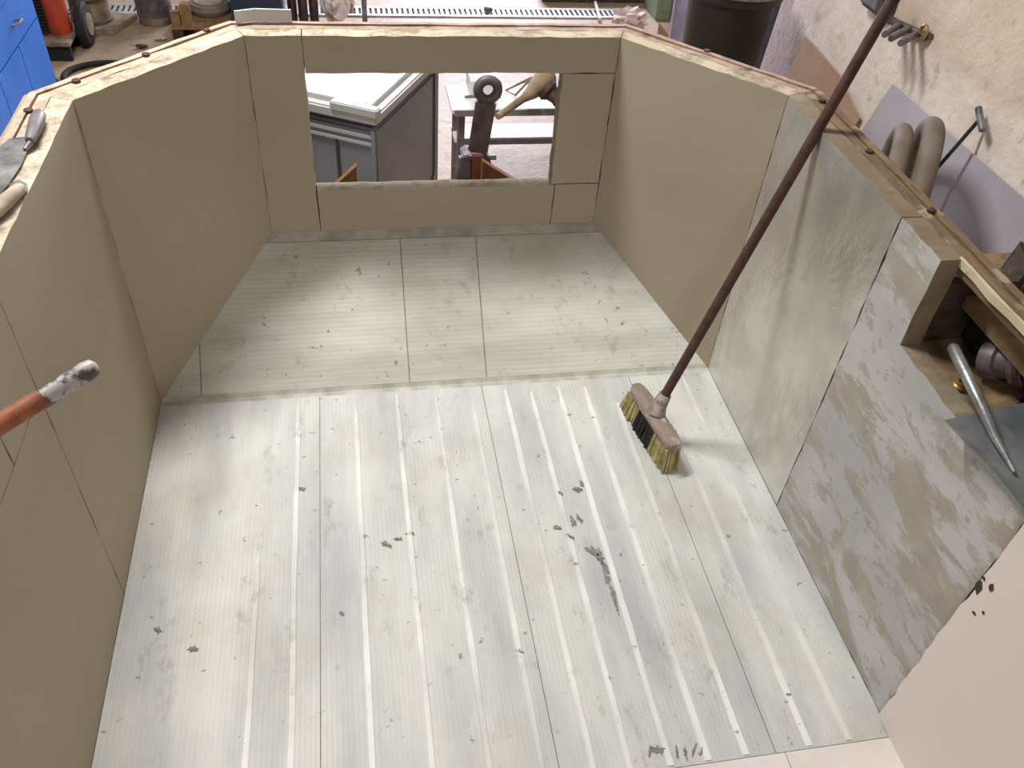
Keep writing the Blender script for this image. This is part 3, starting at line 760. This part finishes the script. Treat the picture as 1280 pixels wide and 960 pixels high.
# crumpled paper, white stick, dark beam
pp = at(790, 22, z=ZF)
o = lump('crumpled_paper', (pp.x-0.08, 5.58, ZF), (0.11, 0.10, 0.06), simple('crumpled_white', srgb(226, 212, 208), 0.8, c2=srgb(190, 168, 160), sc=30), None, 11, 0.32, 3)
tag(o, 'heap of crumpled pinkish-white paper on the floor by the green cabinet', 'paper')
sA, sB = at(744, 3, z=ZF+0.024), at(750, 24, z=ZF+0.024)
o = MB().tube([sA, sB], 0.0115, 10).build('white_stick', M_WHITEPL, smooth=True); tag(o, 'short white stick lying across the drain grating', 'stick')
bA = at(690, -12, z=ZF)
o = MB().box((1.15, 6.08, ZF), (1.93, 6.23, ZF+0.12)).build('dark_slab', M_DARKWOOD, None, 0.006); tag(o, 'dark beam on the floor beyond the drain grating', 'slab')  # plain dark box laid over the dark band of the far floor
# drain channel across the floor
dy = 5.85
dc = thing('drain_channel', (0, dy, ZF), 'long slotted metal drain grating set in the floor', 'drain')
M_GALV = simple('galvanised_grating', srgb(196, 196, 200), 0.5, 0.3, c2=srgb(170, 168, 170), sc=20)
for yy in (dy-0.085, dy+0.055): MB().box((-2.4, yy, ZF+0.0005), (1.7, yy+0.03, ZF+0.010)).build('frame_rail', M_GALV, dc)
MB().box((-2.4, dy-0.055, ZF+0.0005), (1.7, dy+0.055, ZF+0.002)).build('channel_bed', M_RUBBER, dc)
m = MB()
for k in range(117):
    xx = -2.39 + 0.035*k; m.box((xx, dy-0.057, ZF+0.002), (xx+0.018, dy+0.057, ZF+0.009))
tag(m.build('grate_bars', M_GALV, dc), kind='stuff')
o = lump('floor_debris', (at(609, 15, z=ZF).x, dy, ZF+0.0095), (0.03, 0.03, 0.015), M_STONE, None, 5); tag(o, 'small dark clod lying on the drain grating', 'clod')

# ------------------------------------------------------------------ seen through the bow opening
# chest freezer
zl = 0.41
A = at(470, 138, z=zl); A.z = 0
d1 = Vector((0.462, 0.887, 0)).normalized(); d2 = Vector((-d1.y, d1.x, 0))
fz = thing('chest_freezer', (A + d1*0.3 + d2*0.3).xy.to_3d()+Vector((0,0,ZF)), 'grey chest freezer with white lid seen through the bow opening', 'freezer')
F = Matrix.Translation(A) @ Matrix(((d1.x, d2.x, 0, 0), (d1.y, d2.y, 0, 0), (0, 0, 1, 0), (0, 0, 0, 1)))
D1, D2 = 0.58, 0.62
MB().box((0.012, 0.012, ZF), (D1-0.012, D2-0.012, zl-0.075), F).build('body', M_FREEZER, fz, 0.01)
MB().box((0.02, 0.02, zl-0.075), (D1-0.02, D2-0.02, zl-0.06), F).build('seal', M_FREEZERD, fz)
ld = MB().box((0, 0, zl-0.056), (D1, D2, zl-0.02), F).build('lid', M_FREEZERR, fz, 0.006)
MB().box((0.05, 0.05, zl-0.021), (D1-0.05, D2-0.05, zl-0.008), F).build('lid_top', M_WHITEPL, fz, 0.004)
MB().box((0.03, 0.03, zl-0.021), (D1-0.03, 0.05, zl-0.002), F).build('lid_bead', M_FREEZERR, fz, 0.002)
MB().box((0.03, 0.05, zl-0.021), (0.05, D2-0.03, zl-0.002), F).build('lid_bead', M_FREEZERR, fz, 0.002)
MB().box((-0.004, -0.004, zl-0.03), (0.03, 0.16, zl+0.0), F).build('corner_guard', M_FREEZERR, fz, 0.004)
for z in (zl-0.10, zl-0.125): MB().box((0.006, 0.01, z-0.006), (0.013, D2-0.02, z+0.004), F).build('trim_line', M_FREEZERR, fz)
MB().box((0.008, 0.145, ZF+0.05), (0.0135, 0.155, zl-0.13), F).build('seam', M_FREEZERD, fz)
MB().box((0.004, 0.004, ZF+0.02), (0.03, 0.03, zl-0.07), F).build('corner_post', M_FREEZER, fz, 0.006)
MB().box((D1-0.075, 0.0085, -0.06), (D1-0.06, 0.0135, zl-0.08), F).build('side_seam', M_FREEZERD, fz)
ang = Matrix.Translation((D1-0.068, 0, -0.06)) @ Matrix.Rotation(math.radians(38), 4, 'Y')
MB().box((-0.0075, 0.0085, -0.30), (0.0075, 0.0135, 0.006), F @ ang).build('side_seam', M_FREEZERD, fz)
# low bench
zt2 = 0.0
bL, bF = at(558, 105, z=zt2), at(565, 137, z=zt2)
be = thing('work_bench', (0.6, 3.5, ZF), 'low bench with white boards standing in the daylight beyond the bow opening', 'bench')
X0, Y0, Y1, X1 = bF.x, bF.y, bL.y, 1.05
MB().box((X0, Y0, zt2-0.022), (X1, Y1, zt2)).build('bench_top', M_WHITEPL, be, 0.003)
zs2 = -0.2; p = at(585, 173, z=zs2)
MB().box((X0+0.03, p.y, zs2-0.022), (X1-0.02, Y1+0.02, zs2)).build('shelf_board', M_WHITEPL, be, 0.003)
for xx in (X0+0.03, X1-0.06):
    for yy in (Y0+0.02, Y1-0.05):
        MB().box((xx, yy, ZF), (xx+0.03, yy+0.03, zt2-0.022)).build('leg', M_STEELDARK, be)
MB().box((X0+0.01, Y0-0.004, zt2-0.03), (X1, Y0+0.01, zt2-0.004)).build('front_edge', M_GREYPL, be)
MB().box((X0+0.05, p.y-0.006, zs2-0.03), (X1-0.02, p.y+0.008, zs2-0.004)).build('shelf_edge', M_GREYPL, be)
wb = thing('white_block', at(612, 122, z=0.0), 'white foam block standing on the bench behind the tow eye', 'block')
p = at(612, 122, z=zt2)
MB().box((p.x-0.085, p.y, zt2), (p.x+0.045, p.y+0.16, zt2+0.075)).build('foam', M_WHITEPL, wb, 0.004)
MB().box((p.x-0.11, p.y-0.006, zt2+0.0005), (p.x+0.05, p.y, zt2+0.012)).build('edge_strip', M_GREYPL, wb)
# yoke: gnarled rusty drive part lying on the bench
yk = thing('drive_shaft_yoke', at(665, 120, z=zt2), 'dusty tapered shaft with brown flange lying on the bench', 'machine part')
e0, e1, e2 = at(622, 146, z=zt2+0.05), at(664, 116, z=zt2+0.075), at(684, 96, z=zt2+0.10)
MB().tube([e0, e0.lerp(e1, .1), e0.lerp(e1, .75), e1, e1.lerp(e2, .5), e2], [0.013, 0.0145, 0.017, 0.03, 0.044, 0.046], 18).build('taper', M_TAN, yk, smooth=True)
f0, f1, f2 = at(682, 110, z=zt2+0.09), at(690, 118, z=zt2+0.07), at(702, 132, z=zt2+0.045)
MB().tube([f0, f0.lerp(f1, .5), f1, f1.lerp(f2, .4), f2], [0.044, 0.048, 0.03, 0.024, 0.026], 18).build('flange', M_RUST, yk, smooth=True)
w0, w1, w2 = at(632, 113, z=zt2+0.006), at(665, 97, z=zt2+0.06), at(644, 119, z=zt2+0.006)
MB().tube([w1, w0, w2, w1], 0.006, 8).build('wire_stay', M_TAN, yk, smooth=True)
# tow eye
yt = 2.45
te = thing('tow_eye', (0.17, yt, ZF), 'dark steel tow eye on an upright shank beyond the bow opening', 'tow eye')
rc = at(610, 112, y=yt); sk = at(597, 190, y=yt); bs = at(588, 232, y=yt)
ring = [rc + Vector((math.cos(t), 0, math.sin(t)))*0.030 for t in [k*2*math.pi/40 for k in range(40)]]
m = MB().tube(ring, 0.0150, 16, closed=True)
m.build('eye', M_STEELDARK, te, smooth=True)
ax = (rc-sk).normalized(); sdv = Vector((ax.z, 0, -ax.x))
P0 = rc - ax*0.034
MB().loft([P0+sdv*0.031+Vector((0,-.012,0)), P0-sdv*0.031+Vector((0,-.012,0)), P0-sdv*0.031+Vector((0,.012,0)), P0+sdv*0.031+Vector((0,.012,0))],
          [sk+sdv*0.031+Vector((0,-.012,0)), sk-sdv*0.031+Vector((0,-.012,0)), sk-sdv*0.031+Vector((0,.012,0)), sk+sdv*0.031+Vector((0,.012,0))]).build('shank', M_STEELDARK, te, 0.005)
zc = sk.z
MB().prism([(sk.x-0.068, yt-0.02, 0.15), (sk.x-0.066, yt-0.02, 0.245), (sk.x-0.05, yt-0.02, zc-0.005), (sk.x-0.025, yt-0.02, zc), (sk.x-0.02, yt-0.02, 0.15)], (0, 0.07, 0)).build('cheek', M_STEELDARK, te, 0.004)
MB().prism([(sk.x+0.052, yt-0.02, 0.15), (sk.x+0.05, yt-0.02, 0.26), (sk.x+0.035, yt-0.02, zc-0.005), (sk.x+0.022, yt-0.02, zc), (sk.x+0.022, yt-0.02, 0.15)], (0, 0.07, 0)).build('cheek', M_STEELDARK, te, 0.004)
MB().box((sk.x-0.02, yt-0.012, 0.15), (sk.x+0.022, yt+0.03, zc-0.012)).build('core', M_RUSTOR, te, 0.003)
MB().box((sk.x-0.05, yt-0.02, ZF), (sk.x+0.05, yt+0.05, 0.15)).build('post', M_RUSTOR, te, 0.004)
MB().lathe([(0.008, -0.06), (0.008, 0.06), (0, 0.06)], (sk.x, yt+0.0, zc-0.02), 10, Matrix.Rotation(math.pi/2, 4, 'Y')).build('pin', M_STEEL, te, smooth=True)

# ------------------------------------------------------------------ back left of the workshop
cabx = -1.6
bc = thing('drawer_cabinet', (cabx-0.25, 3.3, ZF), 'bright blue metal cabinet with drawers over doors at the left', 'cabinet')
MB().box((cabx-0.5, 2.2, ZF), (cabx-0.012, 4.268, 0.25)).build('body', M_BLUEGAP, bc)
MB().box((cabx-0.52, 2.18, 0.25), (cabx+0.004, 4.272, 0.275)).build('top', M_BLUE, bc, 0.003)
MB().box((cabx-0.5, 4.262, ZF), (cabx-0.002, 4.272, 0.25)).build('end_panel', M_BLUE, bc)
ys = [2.2, 2.6, 3.12, 3.61, 3.931, 4.262]
for k in range(5):
    a, b = ys[k]+0.003, ys[k+1]-0.003
    MB().box((cabx-0.012, a, ZF+0.04), (cabx, b, 0.066)).build('door', M_BLUE, bc, 0.002)
for a, b in ((2.2, 2.9), (2.9, 3.60), (3.60, 4.262)):
    d = MB().box((cabx-0.012, a+0.003, 0.073), (cabx, b-0.003, 0.247)).build('drawer', M_BLUE, bc, 0.002)
    yc = (a+b)/2+0.03
    m = MB().tube([(cabx, yc-0.03, 0.155), (cabx+0.03, yc-0.02, 0.16), (cabx+0.03, yc+0.02, 0.16), (cabx, yc+0.03, 0.155)], 0.006, 8)
    hdl = m.build('handle', M_STEEL, bc, smooth=True); hdl.parent = d
p = at(1, 2, z=0.29)
o = lump('plaster_chunk', (cabx-0.06, 3.80, 0.2755), (0.05, 0.07, 0.03), simple('plaster_pale', srgb(196, 184, 168), 0.9, c2=srgb(150, 130, 110), sc=20), None, 21)
tag(o, 'pale rough chunk lying on top of the blue cabinet', 'chunk')

# orange pump on a wheeled base
pc0 = at(73, 42, z=ZF+0.10)
pu = thing('pump_motor', (pc0.x, pc0.y, ZF), 'orange-red upright motor with black ribbed side on a wheeled base', 'motor')
px_, py_ = pc0.x, pc0.y
MB().lathe([(0.058, 0.0), (0.064, 0.02), (0.062, 0.45), (0.05, 0.5), (0, 0.5)], (px_+0.015, py_, ZF+0.11), 28).build('housing', M_ORANGE, pu, smooth=True)
for k in range(26):
    zz = ZF+0.13+k*0.018
    MB().box((px_-0.14, py_-0.075, zz), (px_-0.03, py_+0.02, zz+0.009)).build('fin', M_RUBBER, pu)
MB().box((px_-0.13, py_-0.055, ZF+0.11), (px_-0.035, py_+0.03, ZF+0.6)).build('fin_core', M_STEELDARK, pu)
MB().box((px_-0.20, py_-0.16, ZF+0.085), (px_+0.09, py_+0.14, ZF+0.11)).build('base_plate', M_TAN, pu, 0.004)
MB().box((px_-0.18, py_-0.14, ZF+0.0), (px_+0.08, py_-0.11, ZF+0.085)).build('base_side', M_RUBBER, pu)
MB().box((px_-0.18, py_+0.10, ZF+0.0), (px_+0.08, py_+0.13, ZF+0.085)).build('base_side', M_RUBBER, pu)
wm = Matrix.Rotation(math.pi/2, 4, 'Y')
MB().lathe([(0.02, -0.025), (0.108, -0.025), (0.12, -0.012), (0.12, 0.012), (0.108, 0.025), (0.02, 0.025)], (px_+0.125, py_+0.09, ZF+0.1205), 32, wm).build('wheel', M_RUBBER, pu, smooth=True)
MB().lathe([(0.0, 0.035), (0.06, 0.035), (0.06, -0.035), (0, -0.035)], (px_+0.125, py_+0.09, ZF+0.1205), 20, wm).build('hub', M_TAN, pu, smooth=True)
o = MB().tube([(px_-0.10, py_-0.2, ZF+0.006), (px_+0.02, py_-0.35, ZF+0.006), (px_+0.12, py_-0.55, ZF+0.006), (px_+0.22, py_-0.75, ZF+0.006), (px_+0.30, py_-1.0, ZF+0.006)], 0.006, 8).build('power_cable', M_RUBBER, smooth=True)
tag(o, 'black cable running over the floor beside the blue cabinet', 'cable')
# drum on a board
dp = at(115, 26, z=ZF+0.035)
o = MB().prism([(dp.x-0.14, dp.y-0.14, ZF), (dp.x+0.14, dp.y-0.14, ZF), (dp.x+0.24, dp.y+0.12, ZF), (dp.x-0.10, dp.y+0.2, ZF)], (0, 0, 0.035)).build('base_board', M_TAN, None, 0.003)
tag(o, 'dusty board on the floor under the grey-brown drum', 'board')
dr_ = thing('drum', (dp.x, dp.y+0.03, ZF+0.0352), 'dusty grey-brown metal drum with a wide flanged top', 'drum')
MB().lathe([(0.11, 0), (0.115, 0.005), (0.11, 0.14), (0.14, 0.15), (0.145, 0.165), (0.14, 0.18), (0.09, 0.18), (0.085, 0.1), (0, 0.1)], (dp.x, dp.y+0.03, ZF+0.0352), 32).build('shell', M_TAN, dr_, smooth=True)
MB().lathe([(0.112, 0.0), (0.121, 0.003), (0.121, 0.016), (0.113, 0.02)], (dp.x, dp.y+0.03, ZF+0.0352), 32).build('foot_ring', M_STEELDARK, dr_, smooth=True)
# dark pot
pt = at(196, 27, z=ZF)
po = thing('paint_pot', (pt.x, pt.y, ZF), 'dark round pot with a dusty pale lower band', 'pot')
MB().lathe([(0.095, 0), (0.10, 0.006), (0.10, 0.055)], (pt.x, pt.y, ZF), 30).build('band', M_TAN, po, smooth=True)
MB().lathe([(0.101, 0.05), (0.103, 0.06), (0.105, 0.24), (0.095, 0.25), (0.09, 0.2), (0, 0.2)], (pt.x, pt.y, ZF), 30).build('upper_shell', M_STEELDARK, po, smooth=True)
# wooden pallet piece with wheel on it
wp = at(262, 16, z=ZF+0.1)
wd = thing('pallet', (wp.x, wp.y, ZF), 'low tan wooden pallet carrying the wheel', 'pallet')
for k in range(4): MB().box((wp.x-0.2, wp.y-0.2+k*0.1, ZF+0.07), (wp.x+0.13, wp.y-0.11+k*0.1, ZF+0.09)).build('plank', M_CARDT, wd, 0.002)
for k in range(3): MB().box((wp.x-0.2+k*0.13, wp.y-0.2, ZF), (wp.x-0.14+k*0.13, wp.y+0.19, ZF+0.07)).build('bearer', M_DARKWOOD, wd)
wh = thing('small_wheel', (wp.x+0.02, wp.y, ZF+0.0902), 'dusty tyre and rim lying flat on the wooden pallet', 'wheel')
cc = (wp.x+0.0, wp.y+0.05, ZF+0.0905)
MB().lathe([(0.08, 0.0), (0.115, 0.005), (0.125, 0.03), (0.115, 0.06), (0.085, 0.065), (0.08, 0.0)], cc, 36).build('tyre', M_HOSE, wh, smooth=True)
MB().lathe([(0.0, 0.04), (0.025, 0.04), (0.04, 0.027), (0.07, 0.05), (0.08, 0.068), (0.087, 0.068), (0.087, 0.06)], cc, 36).build('wheel_rim', M_TAN, wh, smooth=True)
for k in range(2):
    o = MB().box((wp.x-0.195+k*0.06, wp.y-0.19, ZF+0.0905), (wp.x-0.145+k*0.06, wp.y-0.15+k*0.02, ZF+0.17+k*0.04)).build('wood_offcut', M_CARDT)
    tag(o, ['taller' if k else 'shorter'][0] + ' tan wood offcut standing at the pallet edge', 'offcut')
# old tyre behind the rim
ty = at(132, 84, z=ZF+0.03)
o = MB().tube([Vector((ty.x, ty.y-0.08, ZF+0.018)) + Vector((math.cos(t)*0.20, math.sin(t)*0.17, 0)) for t in [k*2*math.pi/36 for k in range(36)]], 0.016, 10, closed=True).build('rubber_hoop', M_RUBBER, smooth=True)
tag(o, 'black rubber hoop lying on the floor just behind the left rim', 'hoop')
for px, py, l in ((178, 60, 'dark wood chip lying on the floor by the left rim'), (201, 50, 'pale wood chip lying on the floor by the left rim')):
    q = at(px, py, z=ZF)
    o = lump('wood_chip', (q.x, q.y, ZF), (0.035, 0.02, 0.01), M_RIMCREAM if 'pale' in l else M_DARKWOOD, None, px); tag(o, l, 'wood chip')
# navy crate, bottles, plastic bag, post
nx0, nx1 = at(288, 10, y=5.4).x, at(352, 10, y=5.4).x
nc = thing('plastic_crate', ((nx0+nx1)/2, 5.55, ZF), 'navy blue plastic crate behind the bow corner', 'crate')
m = MB(); zt3 = 0.05
MB().box((nx0, 5.4, ZF), (nx1, 5.42, zt3)).build('front_panel', M_NAVY, nc, 0.003)
MB().box((nx0, 5.72, ZF), (nx1, 5.74, zt3)).build('back_panel', M_NAVY, nc, 0.003)
for xx in (nx0, nx1-0.02): MB().box((xx, 5.42, ZF), (xx+0.02, 5.72, zt3)).build('side_panel', M_NAVY, nc, 0.003)
MB().box((nx0, 5.40, ZF+0.001), (nx1, 5.74, ZF+0.02)).build('bottom', M_NAVY, nc)
MB().box((nx0-0.008, 5.392, zt3-0.03), (nx1+0.008, 5.40, zt3)).build('lip', M_NAVY, nc)
for k, px in enumerate((368, 381, 394)):
    q = at(px, 24, z=ZF); c = (q.x, 5.62-0.03*(k % 2), ZF)
    bt = thing('glass_bottle', c, ['dark glossy bottle next to the navy crate', 'dark glossy bottle in the middle of three', 'dark glossy bottle next to the white bag'][k], 'bottle', 'glossy dark bottles behind the bow rim')
    MB().lathe([(0.026, 0), (0.029, 0.006), (0.029, 0.17), (0.025, 0.2), (0.014, 0.23), (0.013, 0.28)], c, 22).build('glass', M_BOTTLE, bt, smooth=True)
    MB().lathe([(0.0155, 0.27), (0.0155, 0.295), (0, 0.295)], c, 16).build('cap', M_STEEL, bt, smooth=True)
q = at(428, 22, z=ZF)
o = lump('plastic_bag', (q.x-0.03, 5.62, ZF), (0.10, 0.09, 0.14), simple('crumpled_bag', srgb(228, 220, 216), 0.5, c2=srgb(172, 142, 122), sc=9, lo=0.5, hi=0.56), None, 31, 0.22, 3)
tag(o, 'crumpled white plastic bag beside the bottles', 'bag')
q = at(451, 20, z=ZF)
ps = thing('slate_post', (q.x, 5.55, ZF), 'slim slate-grey post standing beside the white bag', 'post')
MB().box((q.x+0.004, 5.53, ZF+0.012), (q.x+0.036, 5.566, 0.5)).build('shaft', M_GREYPL, ps, 0.003)
MB().box((q.x-0.012, 5.49, ZF), (q.x+0.06, 5.61, ZF+0.012)).build('foot_plate', M_STEELDARK, ps)
# grey trim offcut on the rim corner
zr = H + 0.0045
gt = thing('trim_offcut', (-0.42, 2.14, zr), 'pale grey angled trim offcut lying on the bow rim corner', 'trim')
pA, pB, pC = Vector((-0.475, 2.125, zr)), Vector((-0.43, 2.142, zr)), Vector((-0.345, 2.138, zr))
def strip(a, b, hgt, th=0.006):
    n_ = (b-a).cross(Vector((0, 0, 1))).normalized()*th
    return MB().prism([a, b, b+Vector((0, 0, hgt)), a+Vector((0, 0, hgt))], n_)
strip(pA, pB, 0.028).build('short_leg', M_FREEZERR, gt)
strip(pB, pC, 0.028).build('long_leg', M_FREEZERR, gt)

bpy.context.view_layer.update()
# sub-parts re-parented above: keep them where they were built
for o in list(bpy.data.objects):
    if o.parent is not None and o.parent.type == 'MESH':
        o.matrix_parent_inverse = Matrix.Identity(4)
